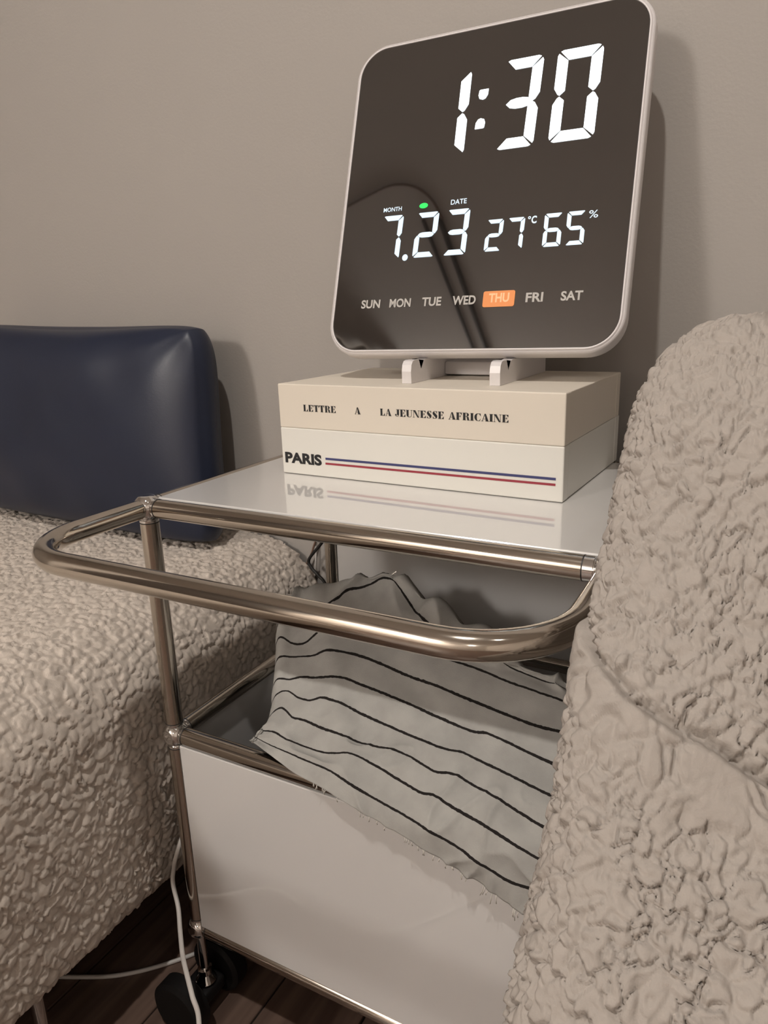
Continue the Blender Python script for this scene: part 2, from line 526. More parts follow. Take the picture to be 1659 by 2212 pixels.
# ---- lettering
def text_mesh(s, w, h, bold=0.0, depth=.0):
    cu = bpy.data.curves.new('text', 'FONT'); cu.body = s; cu.size = 1; cu.offset = bold; cu.resolution_u = 4
    cu.fill_mode = 'BOTH' if depth else 'FRONT'
    to = bpy.data.objects.new('text', cu); COL.objects.link(to)
    dg = bpy.context.evaluated_depsgraph_get()
    me = bpy.data.meshes.new_from_object(to.evaluated_get(dg))
    bpy.data.objects.remove(to, do_unlink=True); bpy.data.curves.remove(cu)
    n = len(me.vertices); co = np.empty(n * 3, np.float32); me.vertices.foreach_get('co', co); co = co.reshape(-1, 3)
    lo, hi = co.min(0), co.max(0)
    co[:, 0] = (co[:, 0] - lo[0]) / (hi[0] - lo[0]) * w
    co[:, 1] = (co[:, 1] - lo[1]) / (hi[1] - lo[1]) * h
    co[:, 2] = 0
    me.vertices.foreach_set('co', co.ravel()); me.update()
    me.materials.clear()
    return me

def poly_mesh(name, polys, thick=.0002):
    """flat printed shapes: list of polygons [(x, y)...] as thin slabs"""
    bm = bmesh.new()
    for pl in polys:
        f = bm.faces.new([bm.verts.new((x, y, 0)) for x, y in pl])
    me = bpy.data.meshes.new(name)
    bmesh.ops.triangulate(bm, faces=[f for f in bm.faces if len(f.verts) > 4])
    bm.normal_update()
    for f in bm.faces:
        if f.normal.z < 0: f.normal_flip()
    bm.to_mesh(me); bm.free()
    return me

def arc(cx, cy, rx, ry, a0, a1, n=10):
    return [(cx + rx * math.cos(math.radians(a0 + (a1 - a0) * k / n)), cy + ry * math.sin(math.radians(a0 + (a1 - a0) * k / n))) for k in range(n + 1)]
def rect(x0, y0, x1, y1): return [(x0, y0), (x1, y0), (x1, y1), (x0, y1)]
def ringpoly(cx, cy, ro, ri, a0, a1):
    o = arc(cx, cy, ro[0], ro[1], a0, a1); i = arc(cx, cy, ri[0], ri[1], a1, a0)
    return [[o[k], o[k + 1], i[len(i) - 2 - k], i[len(i) - 1 - k]] for k in range(len(o) - 1)]
S_, Hh = .30, .055   # fat stem, hairline
def stem(x, x0=None, x1=None): return [rect(x, 0, x + S_, 1), rect(x - .07, 0, x + S_ + .07, Hh), rect(x - .07, 1 - Hh, x + S_ + .07, 1)]
FAT = {
 'L': (.80, stem(.08) + [rect(.08, 0, .76, Hh), [(.55, Hh), (.76, Hh), (.76, .42)]]),
 'E': (.82, stem(.08) + [rect(.08, 0, .78, Hh), rect(.08, 1 - Hh, .76, 1), rect(.3, .5, .6, .55), [(.6, .36), (.6, .7), (.48, .53)], [(.55, Hh), (.78, Hh), (.78, .36)], [(.55, 1 - Hh), (.76, .66), (.76, 1 - Hh)]]),
 'F': (.78, stem(.08) + [rect(.08, 1 - Hh, .74, 1), rect(.3, .47, .6, .52), [(.6, .33), (.6, .67), (.48, .5)], [(.53, 1 - Hh), (.74, .64), (.74, 1 - Hh)]]),
 'T': (.86, stem(.28) + [rect(.02, 1 - Hh, .84, 1), [(.02, .62), (.20, 1 - Hh), (.02, 1 - Hh)], [(.66, 1 - Hh), (.84, .62), (.84, 1 - Hh)]]),
 'R': (.92, stem(.08) + [rect(.3, 1 - Hh, .55, 1), rect(.3, .48, .6, .53)] + ringpoly(.5, .75, (.32, .25), (.06, .20), -90, 90) + [[(.52, .5), (.78, .46), (.86, 0), (.62, 0)], rect(.6, 0, .92, Hh)]),
 'A': (.92, [[(.40, 1), (.55, 1), (.90, 0), (.55, 0)], [(.40, 1), (.45, .9), (.14, 0), (.08, 0)], rect(.2, .28, .6, .33), rect(0, 0, .24, Hh), rect(.5, 0, .94, Hh)]),
 'J': (.66, [rect(.28, .2, .28 + S_, 1), rect(.18, 1 - Hh, .66, 1)] + ringpoly(.30, .2, (.28, .2), (.24, .14), 180, 360) + [arc(.12, .24, .11, .12, 0, 340, 10)]),
 'U': (.92, [rect(.08, .25, .08 + S_, 1), rect(0, 1 - Hh, .46, 1), rect(.76, .25, .81, 1), rect(.66, 1 - Hh, .92, 1)] + ringpoly(.445, .27, (.365, .27), (.10, .2), 180, 270) + ringpoly(.445, .27, (.365, .27), (.315, .22), 270, 360)),
 'N': (.98, [rect(.10, 0, .15, 1), rect(0, 0, .26, Hh), [(.06, 1), (.36, 1), (.86, 0), (.66, 0)], rect(.81, 0, .86, 1), rect(.70, 1 - Hh, .98, 1), rect(.02, 1 - Hh, .3, 1)]),
 'I': (.46, stem(.08)),
 'S': (.74, [[(.06, .80), (.22, .98), (.34, .80), (.70, .42), (.68, .16), (.52, .02), (.42, .2), (.08, .58)], rect(.2, 1 - Hh, .6, 1), rect(.14, 0, .54, Hh), [(.50, .98), (.66, 1), (.66, .66)], [(.08, 0), (.08, .34), (.24, .03)]]),
 'C': (.84, ringpoly(.44, .5, (.42, .5), (.12, .44), 90, 270) + [rect(.42, 1 - Hh, .68, 1), rect(.42, 0, .68, Hh), [(.60, .98), (.80, 1), (.80, .62)], [(.56, 0), (.80, .32), (.80, .26), (.66, 0)]]),
}
def fat_word(word):
    x, polys = 0, []
    for ch in word:
        w, ps = FAT[ch]
        polys += [[(px + x, py) for px, py in pl] for pl in ps]
        x += w + .05
    return polys, x - .05
def on_book(root, name, me, mat, x, z, label=None):
    o = bpy.data.objects.new(name, me); COL.objects.link(o)
    me.materials.append(mat)
    o.matrix_basis = Matrix.Translation((x, -.00025, z)) @ Matrix.Rotation(math.pi / 2, 4, 'X')
    o.parent = root
    return tag(o, label)
for word, xa, xb in (('LETTRE', .0329, .0748), ('A', .0978, .1048), ('LA', .1280, .1410), ('JEUNESSE', .1452, .1989), ('AFRICAINE', .2035, .2640)):
    polys, wd = fat_word(word)
    k = (xb - xa) / wd
    me = poly_mesh('title_word', [[(px * k, py * .0070) for px, py in pl] for pl in polys])
    on_book(book2, 'title_word', me, MAT['ink'], xa, .0702 - .0515, 'black ornate title lettering')
on_book(book1, 'title_word', text_mesh('PARIS', .0490, .0122, .045), MAT['ink'], .0042, .0118, 'bold black lettering PARIS')
on_book(book1, 'printed_line', poly_mesh('printed_line', [[(0, 0), (.2510, .0011), (.2510, .0035), (0, .0024)]]), MAT['blue'], .0583, .0190, 'thin blue printed line')
on_book(book1, 'printed_line', poly_mesh('printed_line', [[(0, 0), (.2512, .0011), (.2512, .0033), (0, .0022)]]), MAT['red'], .0580, .0138, 'thin red printed line')

# ================================================================== clock
CW, CH = .3166, .3473
yaw, lean, roll = .0327, .3372, .0092
ex = Vector((math.cos(yaw), math.sin(yaw), 0)); nn = Vector((-math.sin(yaw), math.cos(yaw), 0))
up = Vector((0, 0, 1)) * math.cos(lean) + nn * math.sin(lean)
ex, up = ex * math.cos(roll) + up * math.sin(roll), up * math.cos(roll) - ex * math.sin(roll)
nz_ = ex.cross(up)      # out of the face
CM = Matrix((ex, up, nz_)).transposed().to_4x4()
CM.translation = Vector((.0928, .1938, .1346))
clock = tag(bpy.data.objects.new('digital_clock', None), 'large white framed digital clock with dark mirrored face showing 1:30, standing on books', 'clock')
COL.objects.link(clock); clock.matrix_basis = CM; clock.empty_display_size = .05
def on_clock(name, me, mat, smooth=False, label=None, loc=None):
    o = obj(name, me, mat, None, smooth)
    if loc: o.matrix_basis = Matrix.Translation(loc)
    o.parent = clock
    return tag(o, label)
def rrect(x0, y0, x1, y1, r, n=12):
    return arc(x1 - r, y1 - r, r, r, 0, 90, n) + arc(x0 + r, y1 - r, r, r, 90, 180, n) + arc(x0 + r, y0 + r, r, r, 180, 270, n) + arc(x1 - r, y0 + r, r, r, 270, 360, n)
def loft(loops, cap0=True, cap1=True):
    bm = bmesh.new()
    rings = [[bm.verts.new(p) for p in lp] for lp in loops]
    n = len(rings[0])
    for a, b_ in zip(rings, rings[1:]):
        for k in range(n):
            bm.faces.new((a[k], a[(k + 1) % n], b_[(k + 1) % n], b_[k]))
    if cap0: bm.faces.new(rings[0][::-1])
    if cap1: bm.faces.new(rings[-1])
    return bm
def L(inset, z, r=.036): return [(x, y, z) for x, y in rrect(inset, inset, CW - inset, CH - inset, max(r - inset, .004))]
# frame: rounded outer wall, a fine groove, front lip
fr = loft([L(.010, -.0235), L(.003, -.0230), L(.0008, -.0205), L(0, -.017), L(0, -.0045), L(.0008, -.0022), L(.0022, -.0012), L(.0026, -.0019), L(.0030, -.0010), L(.0040, 0), L(.0052, -.0002), L(.0056, -.0022)], cap0=True, cap1=False)
sharp(on_clock('frame', fr, MAT['clock_white'], True, 'rounded white plastic frame'), 45)
gl = loft([L(.0054, -.004), L(.0054, -.0010), L(.0060, -.0006)], cap0=True, cap1=True)
sharp(on_clock('glass', gl, MAT['clock_glass'], True, 'dark mirrored glass face'), 20)
ZF = .0001 - .0006 + .0003
# seven-segment digits
def segs(x0, y0, w, h, th, g):
    x1, y1, ym = x0 + w, y0 + h, y0 + h / 2
    r = th * .45; t = th; q = g * .7
    return {
     'a': [(x0 + r + q, y1), (x1 - r - q, y1), (x1 - r * .45 - q, y1 - r * .25), (x1 - t - q, y1 - t), (x0 + t + q, y1 - t), (x0 + r * .45 + q, y1 - r * .25)],
     'd': [(x0 + r + q, y0), (x0 + r * .45 + q, y0 + r * .25), (x0 + t + q, y0 + t), (x1 - t - q, y0 + t), (x1 - r * .45 - q, y0 + r * .25), (x1 - r - q, y0)],
     'b': [(x1 - r * .25, y1 - r * .5 - q), (x1, y1 - r - q), (x1, ym + t * .75), (x1 - t * .35, ym + t * .12 + q), (x1 - t * .55, ym + q), (x1 - t, ym + t * .40 + q), (x1 - t, y1 - t - q)],
     'c': [(x1 - r * .25, y0 + r * .5 + q), (x1 - t, y0 + t + q), (x1 - t, ym - t * .40 - q), (x1 - t * .55, ym - q), (x1 - t * .35, ym - t * .12 - q), (x1, ym - t * .75), (x1, y0 + r + q)],
     'f': [(x0 + r * .25, y1 - r * .5 - q), (x0 + t, y1 - t - q), (x0 + t, ym + t * .40 + q), (x0 + t * .55, ym + q), (x0 + t * .35, ym + t * .12 + q), (x0, ym + t * .75), (x0, y1 - r - q)],
     'e': [(x0 + r * .25, y0 + r * .5 + q), (x0, y0 + r + q), (x0, ym - t * .75), (x0 + t * .35, ym - t * .12 - q), (x0 + t * .55, ym - q), (x0 + t, ym - t * .40 - q), (x0 + t, y0 + t + q)],
     'g': [(x0 + t * .5 + q, ym), (x0 + t * .95, ym + t * .38), (x0 + t * 1.5, ym + t * .5), (x1 - t * 1.5, ym + t * .5), (x1 - t * .95, ym + t * .38), (x1 - t * .5 - q, ym), (x1 - t * .95, ym - t * .38), (x1 - t * 1.5, ym - t * .5), (x0 + t * 1.5, ym - t * .5), (x0 + t * .95, ym - t * .38)],
    }
DIG = {'0': 'abcdef', '1': 'bc', '2': 'abged', '3': 'abgcd', '5': 'afgcd', '6': 'afgedc', '7': 'abc'}
def digit(ch, x0, y0, w, h, th, g, mat, slant=.0):
    s = segs(x0, y0, w, h, th, g)
    for k in DIG[ch]:
        pl = [(x + (y - y0) * slant, y) for x, y in s[k]]
        on_clock('digit_segment', poly_mesh('digit_segment', [[(x * .001, y * .001) for x, y in pl]]), mat, loc=(0, 0, ZF))
digit('1', 92.5, 208.5, 45.5, 91, 11.0, .9, MAT['lcd'])
digit('3', 171.5, 208.5, 39.5, 92.5, 10.8, .7, MAT['lcd'], .025)
digit('0', 226.0, 208.5, 44.0, 92.5, 10.8, .7, MAT['lcd'], .012)
for cx, cy, f in ((153.0, 270.0, 1), (153.0, 239.3, -1)):
    pl = [(cx + 5.3, cy + f * 5.3), (cx + 5.0, cy - f * 1.0), (cx + 2.8, cy - f * 4.6), (cx, cy - f * 5.6), (cx - 3.8, cy - f * 4.2), (cx - 5.2, cy - f * .5), (cx - 4.6, cy + f * 4.6), (cx - 3.4, cy + f * 5.3)]
    if f < 0: pl = [(2 * cx - x, y) for x, y in pl]
    on_clock('colon_dot', poly_mesh('colon_dot', [[(x * .001, y * .001) for x, y in pl]]), MAT['lcd'], loc=(0, 0, ZF))
for ch, x0 in (('7', 52.3), ('2', 92.6), ('3', 126.8)):
    digit(ch, x0, 103.2, 25.0 if ch != '7' else 24.5, 48.0, 5.6, .55, MAT['lcd2'], .02)
on_clock('decimal_dot', poly_mesh('decimal_dot', [[(x * .001, y * .001) for x, y in arc(84.3, 104.2, 3.3, 3.6, 0, 330, 11)]]), MAT['lcd2'], loc=(0, 0, ZF))
for ch, x0 in (('2', 171.5), ('7', 193.2)):
    digit(ch, x0, 104.2, 17.6, 32.5, 4.1, .45, MAT['lcd2'], .02)
for ch, x0 in (('6', 230.8), ('5', 252.8)):
    digit(ch, x0, 104.6, 17.8, 33.0, 4.1, .45, MAT['lcd2'], .0)
def ctext(s, x, y, w, h, mat, bold=.0, name='display_text'):
    on_clock(name, text_mesh(s, w * .001, h * .001, bold), mat, loc=(x * .001, y * .001, ZF))
on_clock('degree_mark', poly_mesh('degree_mark', [[(x * .001, y * .001) for x, y in pl] for pl in ringpoly(215.6, 135.3, (1.5, 1.5), (.7, .7), 0, 360)]), MAT['lcd2'], loc=(0, 0, ZF))
ctext('C', 217.8, 129.2, 5.2, 7.6, MAT['lcd2'], .03)
ctext('%', 273.2, 129.6, 8.6, 7.4, MAT['lcd2'], .0)
ctext('MONTH', 52.6, 155.9, 21.5, 4.7, MAT['lcd2'], .01)
ctext('DATE', 130.2, 156.7, 17.3, 5.2, MAT['lcd2'], .01)
for s, xa, xb in (('SUN', 38.2, 61.0), ('MON', 72.2, 97.0), ('TUE', 109.9, 131.5), ('WED', 143.8, 168.9), ('FRI', 220.3, 237.5), ('SAT', 254.6, 275.5)):
    ctext(s, xa, 50.6, xb - xa, 9.4, MAT['daytext'], .03, 'day_name')
on_clock('day_highlight', poly_mesh('day_highlight', [[(x * .001, y * .001) for x, y in rrect(176.5, 47.2, 209.2, 63.4, 2.0, 4)]]), MAT['thu'], loc=(0, 0, ZF), label='lit orange day highlight')
on_clock('day_name', text_mesh('THU', .0210, .0094, .03), MAT['thutext'], loc=(.1826, .0516, ZF + .0002))
on_clock('green_reflection', poly_mesh('green_reflection', [[(x * .001, y * .001) for x, y in arc(99.5, 158.8, 5.0, 3.0, 0, 340, 14)]]), MAT['green'], loc=(0, 0, ZF))  # reflection of an overhead LED, drawn as a glowing dot on the glass
# stand: two hooked feet on a sloped base, standing on the upper book
def foot(x):
    """foot profile in the (y, z) plane, extruded along x"""
    yb = .1715; z0 = BTOP
    prof = [(0, 0), (-.0005, .012), (.001, .0185), (.004, .0220), (.0085, .0230), (.0180, .0228), (.0235, .0130), (.0300, .0215), (.040, .0225), (.150, .0200), (.150, 0)]
    bm = bmesh.new(); w = .0105
    A = [bm.verts.new((x, yb + a, z0 + b_)) for a, b_ in prof]
    B = [bm.verts.new((x + w, yb + a, z0 + b_)) for a, b_ in prof]
    bm.faces.new(A); bm.faces.new(B[::-1])
    n = len(prof)
    for k in range(n): bm.faces.new((A[k], B[k], B[(k + 1) % n], A[(k + 1) % n]))
    bmesh.ops.triangulate(bm, faces=[f for f in bm.faces if len(f.verts) > 4])
    o = obj('stand_foot', bm, MAT['clock_white'], clock, False)
    return o
foot(.1990); foot(.2935)
bm = box_bm((.2090, .255, BTOP + .001), (.2940, .305, BTOP + .016), .003, 2)
sharp(obj('stand_bridge', bm, MAT['clock_white'], clock), 40)
tube('stand_stay', [(.2510, .300, BTOP + .010), (.2480, .318, BTOP + .085)], .006, MAT['clock_white'], clock, 16)

# ================================================================== striped cloth
CLOTH = [[(367,1503,-1482),(487,1576,-1440),(608,1648,-1398),(729,1719,-1356),(856,1779,-1321),(990,1827,-1293),(1124,1873,-1266),(1255,1921,-1238),(1386,1970,-1209),(1516,2018,-1181),(1677,2001,-1191),(1840,1974,-1207),(2015,1916,-1241),(2187,1854,-1277),(2355,1793,-1313),(2518,1732,-1348),(2677,1673,-1383),(2838,1598,-1427),(2995,1524,-1470),(3158,1421,-1531),(3315,1321,-1589),(3448,1279,-1614),(3567,1271,-1618),(3684,1262,-1623),(3799,1255,-1628),(3912,1247,-1632)],[(537,1274,-1616),(667,1325,-1587),(796,1375,-1557),(915,1440,-1519),(1030,1511,-1478),(1136,1597,-1428),(1206,1747,-1339),(1320,1822,-1296),(1434,1896,-1253),(1548,1970,-1209),(1712,1946,-1223),(1936,1791,-1314),(2162,1619,-1415),(2342,1527,-1468),(2506,1462,-1506),(2657,1417,-1532),(2800,1383,-1553),(2941,1349,-1573),(3077,1316,-1592),(3207,1295,-1604),(3334,1274,-1616),(3458,1253,-1628),(3580,1233,-1640),(3700,1214,-1652),(3817,1194,-1663),(3932,1175,-1674)],[(698,1058,-1743),(878,1025,-1762),(1011,1060,-1742),(1095,1170,-1677),(1178,1286,-1610),(1302,1333,-1582),(1425,1379,-1555),(1576,1377,-1556),(1730,1360,-1566),(1882,1344,-1575),(2034,1321,-1589),(2187,1291,-1606),(2336,1263,-1623),(2479,1238,-1637),(2616,1224,-1645),(2749,1210,-1654),(2881,1197,-1661),(3009,1183,-1669),(3136,1170,-1677),(3262,1151,-1689),(3386,1131,-1700),(3508,1112,-1711),(3626,1097,-1720),(3742,1083,-1728),(3855,1070,-1736),(3967,1056,-1744)],[(838,843,-1869),(970,878,-1848),(1100,914,-1827),(1228,949,-1806),(1341,1009,-1771),(1474,1033,-1757),(1609,1051,-1747),(1750,1054,-1745),(1898,1041,-1752),(2045,1023,-1763),(2191,1003,-1775),(2334,983,-1787),(2474,964,-1798),(2610,944,-1809),(2744,926,-1820),(2876,908,-1831),(3003,892,-1840),(3128,877,-1849),(3251,862,-1857),(3372,847,-1866),(3491,831,-1875),(3607,816,-1884),(3721,801,-1893),(3829,798,-1895),(3935,800,-1894),(4038,802,-1893)],[(960,621,-1998),(1091,654,-1979),(1202,713,-1944),(1335,738,-1930),(1469,759,-1918),(1601,779,-1906),(1734,796,-1896),(1883,780,-1905),(2028,766,-1914),(2171,749,-1923),(2313,732,-1933),(2451,715,-1943),(2586,698,-1953),(2719,682,-1963),(2849,665,-1972),(2977,649,-1982),(3102,633,-1991),(3220,627,-1995),(3330,639,-1988),(3450,621,-1999),(3567,602,-2009),(3682,584,-2020),(3795,567,-2030),(3906,550,-2040),(4013,535,-2049),(4119,522,-2056)],[(1022,476,-2083),(1126,546,-2042),(1300,511,-2063),(1445,513,-2062),(1559,563,-2032),(1707,553,-2038),(1854,542,-2045),(2002,523,-2055),(2146,506,-2066),(2287,488,-2076),(2425,472,-2085),(2560,457,-2094),(2692,443,-2103),(2821,428,-2111),(2947,414,-2119),(3065,415,-2119),(3176,429,-2111),(3298,409,-2122),(3418,389,-2134),(3536,369,-2146),(3651,350,-2157),(3764,331,-2168),(3875,312,-2179),(3984,294,-2190),(4090,276,-2200),(4194,259,-2210)],[(1081,278,-2199),(1164,379,-2140),(1355,319,-2175),(1502,321,-2174),(1659,301,-2185),(1811,285,-2195),(1956,273,-2202),(2097,266,-2206),(2230,267,-2205),(2357,276,-2200),(2480,288,-2193),(2608,286,-2194),(2743,265,-2206),(2879,237,-2223),(3010,212,-2237),(3119,234,-2225),(3238,228,-2228),(3363,201,-2244),(3485,175,-2259),(3604,151,-2274),(3720,126,-2288),(3834,101,-2303),(3946,77,-2318),(4055,53,-2332),(4162,30,-2347),(4266,7,-2361)],[(1115,128,-2287),(1262,137,-2282),(1433,107,-2300),(1583,103,-2302),(1730,99,-2305),(1872,98,-2305),(2003,112,-2297),(2124,140,-2280),(2256,144,-2278),(2401,121,-2291),(2542,99,-2305),(2682,73,-2320),(2818,48,-2335),(2952,24,-2350),(3066,35,-2344),(3195,8,-2361),(3321,-18,-2378),(3442,-37,-2391),(3560,-56,-2405),(3677,-78,-2421),(3791,-100,-2441),(3903,-120,-2461),(4011,-137,-2481),(4116,-148,-2499),(4219,-159,-2517),(4320,-168,-2536)],[(1101,48,-2335),(1272,27,-2349),(1436,10,-2359),(1592,-1,-2366),(1743,-10,-2372),(1891,-17,-2377),(2040,-32,-2387),(2194,-61,-2408),(2343,-87,-2430),(2484,-106,-2447),(2621,-123,-2464),(2755,-138,-2483),(2885,-151,-2503),(3012,-163,-2525),(3135,-173,-2548),(3256,-181,-2572),(3374,-189,-2603),(3490,-194,-2635),(3603,-199,-2672),(3714,-203,-2712),(3823,-205,-2748),(3930,-205,-2756),(4034,-205,-2748),(4137,-205,-2764),(4239,-206,-2781),(4340,-207,-2798)],[(1086,3,-2364),(1273,-40,-2393),(1453,-80,-2423),(1625,-114,-2455),(1782,-131,-2475),(1932,-143,-2491),(2080,-157,-2513),(2223,-169,-2537),(2362,-178,-2562),(2498,-186,-2589),(2630,-192,-2619),(2759,-196,-2648),(2886,-200,-2679),(3010,-203,-2712),(3131,-205,-2746),(3251,-206,-2780),(3368,-207,-2813),(3484,-208,-2843),(3598,-208,-2872),(3710,-209,-2915),(3822,-209,-2969),(3931,-209,-2984),(4038,-209,-2998),(4143,-210,-3010),(4247,-210,-3022),(4350,-210,-3034)]]
rows = np.array(CLOTH, float) / 10000
vrow = np.array([-1.65, -1, 0, 1, 2, 3, 4, 5, 6, 6.85])
# back of the heap, going down into the tray behind its crest
back = []
for k, (dy, dz) in enumerate(((.045, -.125), (.030, -.075), (.016, -.028))):
    r_ = rows[0].copy(); r_[:, 1] += dy; r_[:, 2] += dz; r_[:, 1] = np.minimum(r_[:, 1], TD - .012); r_[:, 2] = np.maximum(r_[:, 2], H2 + .02)
    back.append(r_)
rows = np.concatenate([np.array(back), rows]); vrow = np.concatenate([[-4.2, -3.2, -2.3], vrow])
# left edge: the cloth turns under and drops into the tray
def left_cols(a, d):
    out = []
    for dx, dz in ((.020, -.080), (.000, -.045), (-.007, -.014)):
        q = a.copy(); q[:, 0] += dx * d + (1 - d) * .06 * dz; q[:, 2] += dz * d
        out.append(q)
    return out
inside = np.clip((rows[:, 0, 1] - .012) / .03, 0, 1) * .9
lc = left_cols(rows[:, 0], inside)
rows = np.concatenate([np.stack(lc, 1), rows], 1)
rc = rows[:, -1] * 2 - rows[:, -3]; rc[:, 0] = np.minimum(rc[:, 0], .438)
rows = np.concatenate([rows, rc[:, None]], 1)
ucol = np.concatenate([[-.16, -.09, -.03], np.linspace(0, 1, rows.shape[1] - 4), [1.06]])
def cubic_resample(A, x, xn, axis):
    """Catmull-Rom style resampling with finite-difference tangents"""
    A = np.moveaxis(A, axis, 0)
    m = np.gradient(A, x, axis=0)
    i = np.clip(np.searchsorted(x, xn, side='right') - 1, 0, len(x) - 2)
    h = (x[i + 1] - x[i]); t = (xn - x[i]) / h
    sh = (-1,) + (1,) * (A.ndim - 1)
    t = t.reshape(sh); h = h.reshape(sh)
    r = (2 * t ** 3 - 3 * t ** 2 + 1) * A[i] + (t ** 3 - 2 * t ** 2 + t) * h * m[i] + (-2 * t ** 3 + 3 * t ** 2) * A[i + 1] + (t ** 3 - t ** 2) * h * m[i + 1]
    return np.moveaxis(r, 0, axis)
un = np.linspace(ucol[0], 1.06, 210); vn = np.linspace(vrow[0], vrow[-1], 190)
G = cubic_resample(cubic_resample(rows, vrow, vn, 0), ucol, un, 1)
nr = grid_normals(G)
if nr[100, 100, 2] < 0: nr = -nr
U, V = np.meshgrid(un, vn)
wr = vnoise(np.stack([U * 9, V * .9, U * 0], -1), 3) - .5
fold = np.exp(-((U - .16 - .02 * V) / .05) ** 2) * .004 + .0045 * wr * sstep(-1.5, .5, V)
rg = 1 - np.abs(2 * vnoise(np.stack([U * 13 + V * .8, V * .55 - U * 3, U * 0 + 4], -1), 6) - 1)
fold += .011 * (rg ** 2 - .35) * (1 - sstep(-1.7, .2, V)) * sstep(-3.6, -2.6, V)
fold += .0045 * np.sin(U * 48 + 5 * (V + 1.5)) * sstep(.38, .5, U) * (1 - sstep(.72, .85, U)) * (1 - sstep(-1.5, -.2, V))
fold += .0035 * (rg ** 4 - .3) * sstep(2.5, 4.5, V)
fold += .0022 * np.maximum(0, np.sin(U * 60 + 1.5 * np.sin(U * 17))) * sstep(6.0, 6.8, V)
G = G + nr * fold[..., None]
cloth = obj('striped_cloth', grid_mesh('striped_cloth', G, uv=np.stack([U, V], -1)), MAT['stripe'])
sol = cloth.modifiers.new('thickness', 'SOLIDIFY'); sol.thickness = .0012; sol.offset = -1
tag(cloth, 'pale grey cotton cloth with thin black stripes bundled in the trolley tray', 'cloth')
bm = bmesh.new()
rng = np.random.default_rng(5)
for k in range(46):
    i = int(rng.uniform(60, 198)); a = Vector(G[-1, i]); ln = rng.uniform(.002, .005) if i < 150 else rng.uniform(.004, .011)
    d1 = Vector((rng.uniform(-.5, .5), -.15, -1)) * ln
    tube_bm([a, a + d1 * .5 + Vector((rng.uniform(-.001, .001), -.0006, 0)), a + d1], .00045, 5, bm=bm)
tag(obj('fringe', bm, MAT['thread'], cloth), kind='stuff')

# ================================================================== left sofa
def nonuni(breaks):
    """breaks: [(value, count to next)] -> samples"""
    out = []
    for (a, n), (b_, _) in zip(breaks, breaks[1:]):
        out += list(np.linspace(a, b_, n, endpoint=False))
    out.append(breaks[-1][0])
    return np.array(out)
sofa = thing('sofa', (-.8, -.1, FLOOR), 'beige crinkled fabric sofa on the left beside the trolley, navy cushion on it', 'sofa')
ST, SB, SX = -.155, -.492, -.052
prof = [(SX - .30, SB - .004), (SX - .05, SB - .004), (SX - .018, SB), (SX - .008, SB + .02)]
prof += [(SX - .004, -.42), (SX + .001, -.36), (SX + .002, -.32)]
rx, rz = .115, .095
for k in range(0, 10):
    a = math.radians(4 + 82 * k / 9)
    prof.append((SX - rx + rx * math.cos(a), ST - rz + rz * math.sin(a)))
prof += [(SX - .17, ST + .001), (SX - .35, ST + .003), (SX - .6, ST + .003), (SX - .95, ST), (SX - 1.5, ST - .01), (SX - 1.56, ST - .08), (SX - 1.56, SB), (SX - .9, SB - .006)]
pp = np.array([tuple(v)[:2] for v in spline([(x, z, 0) for x, z in prof], 12)])
Lp = np.r_[0, np.cumsum(np.hypot(*np.diff(pp, axis=0).T))]
i0 = np.argmin(np.hypot(pp[:, 0] - (SX - .05), pp[:, 1] - SB)); i1 = np.argmin(np.hypot(pp[:, 0] - (SX - .72), pp[:, 1] - ST))
sn = nonuni([(0, 20), (Lp[i0], 560), (Lp[i1], 40), (Lp[-1], 0)])
px = np.interp(sn, Lp, pp[:, 0]); pz = np.interp(sn, Lp, pp[:, 1])
yv = nonuni([(-.95, 6), (-.88, 30), (-.30, 345), (.352, 10), (.375, 0)])
G = np.zeros((len(yv), len(sn), 3))
G[..., 0] = px[None]; G[..., 2] = pz[None]; G[..., 1] = yv[:, None]
# rounded ends: shrink the section towards its middle
cx_, cz_ = SX - .78, (ST + SB) / 2
e = np.maximum(sstep(-.85, -.95, yv) if False else np.clip((-.85 - yv) / .10, 0, 1), np.clip((yv - .345) / .03, 0, 1) * .3)
sh = 1 - np.sqrt(np.clip(1 - e ** 2, 0, 1))
G[..., 0] -= np.sign(G[..., 0] - cx_) * sh[:, None] * .08
G[..., 2] -= np.sign(G[..., 2] - cz_) * sh[:, None] * .08
# soft large scale unevenness
G[..., 2] += .006 * (vnoise(G * np.array([5, 5, 0]) + 2, 4) - .5)
nr = grid_normals(G)
ic = len(yv) // 2
if nr[ic, len(sn) // 2, 2] < 0: nr = -nr
amp = .0062
wfade = sstep(0, .03, sn - Lp[i0] + .02) * (1 - sstep(-.02, .05, sn - Lp[i1]))
Q = G @ np.array([[.9, -.25, .2], [.3, .85, .3], [-.2, -.3, .8]]).T
hgt = smock(Q, .0108, 3, (.6, -.5, -.5))
G = G + nr * (amp * (hgt - .62) * np.maximum(wfade, .15)[None] * np.clip((yv + .45) / .1, .15, 1)[:, None])[..., None]
obj('upholstered_body', grid_mesh('upholstered_body', G, flip=False), MAT['boucle2'], sofa)
# end caps hidden by the wall / front: close the mesh with simple boxes inside
box('inner_frame', (SX - 1.50, -.86, SB + .01), (SX - .12, .345, ST - .06), MAT['boucle2'], sofa, .02, 2)
for x in (SX - .063, SX - 1.4):
    for y in (-.140, .30):
        tube('leg', [(x, y, FLOOR), (x, y, SB + .02)], .008, MAT['chrome2'], sofa, 16)

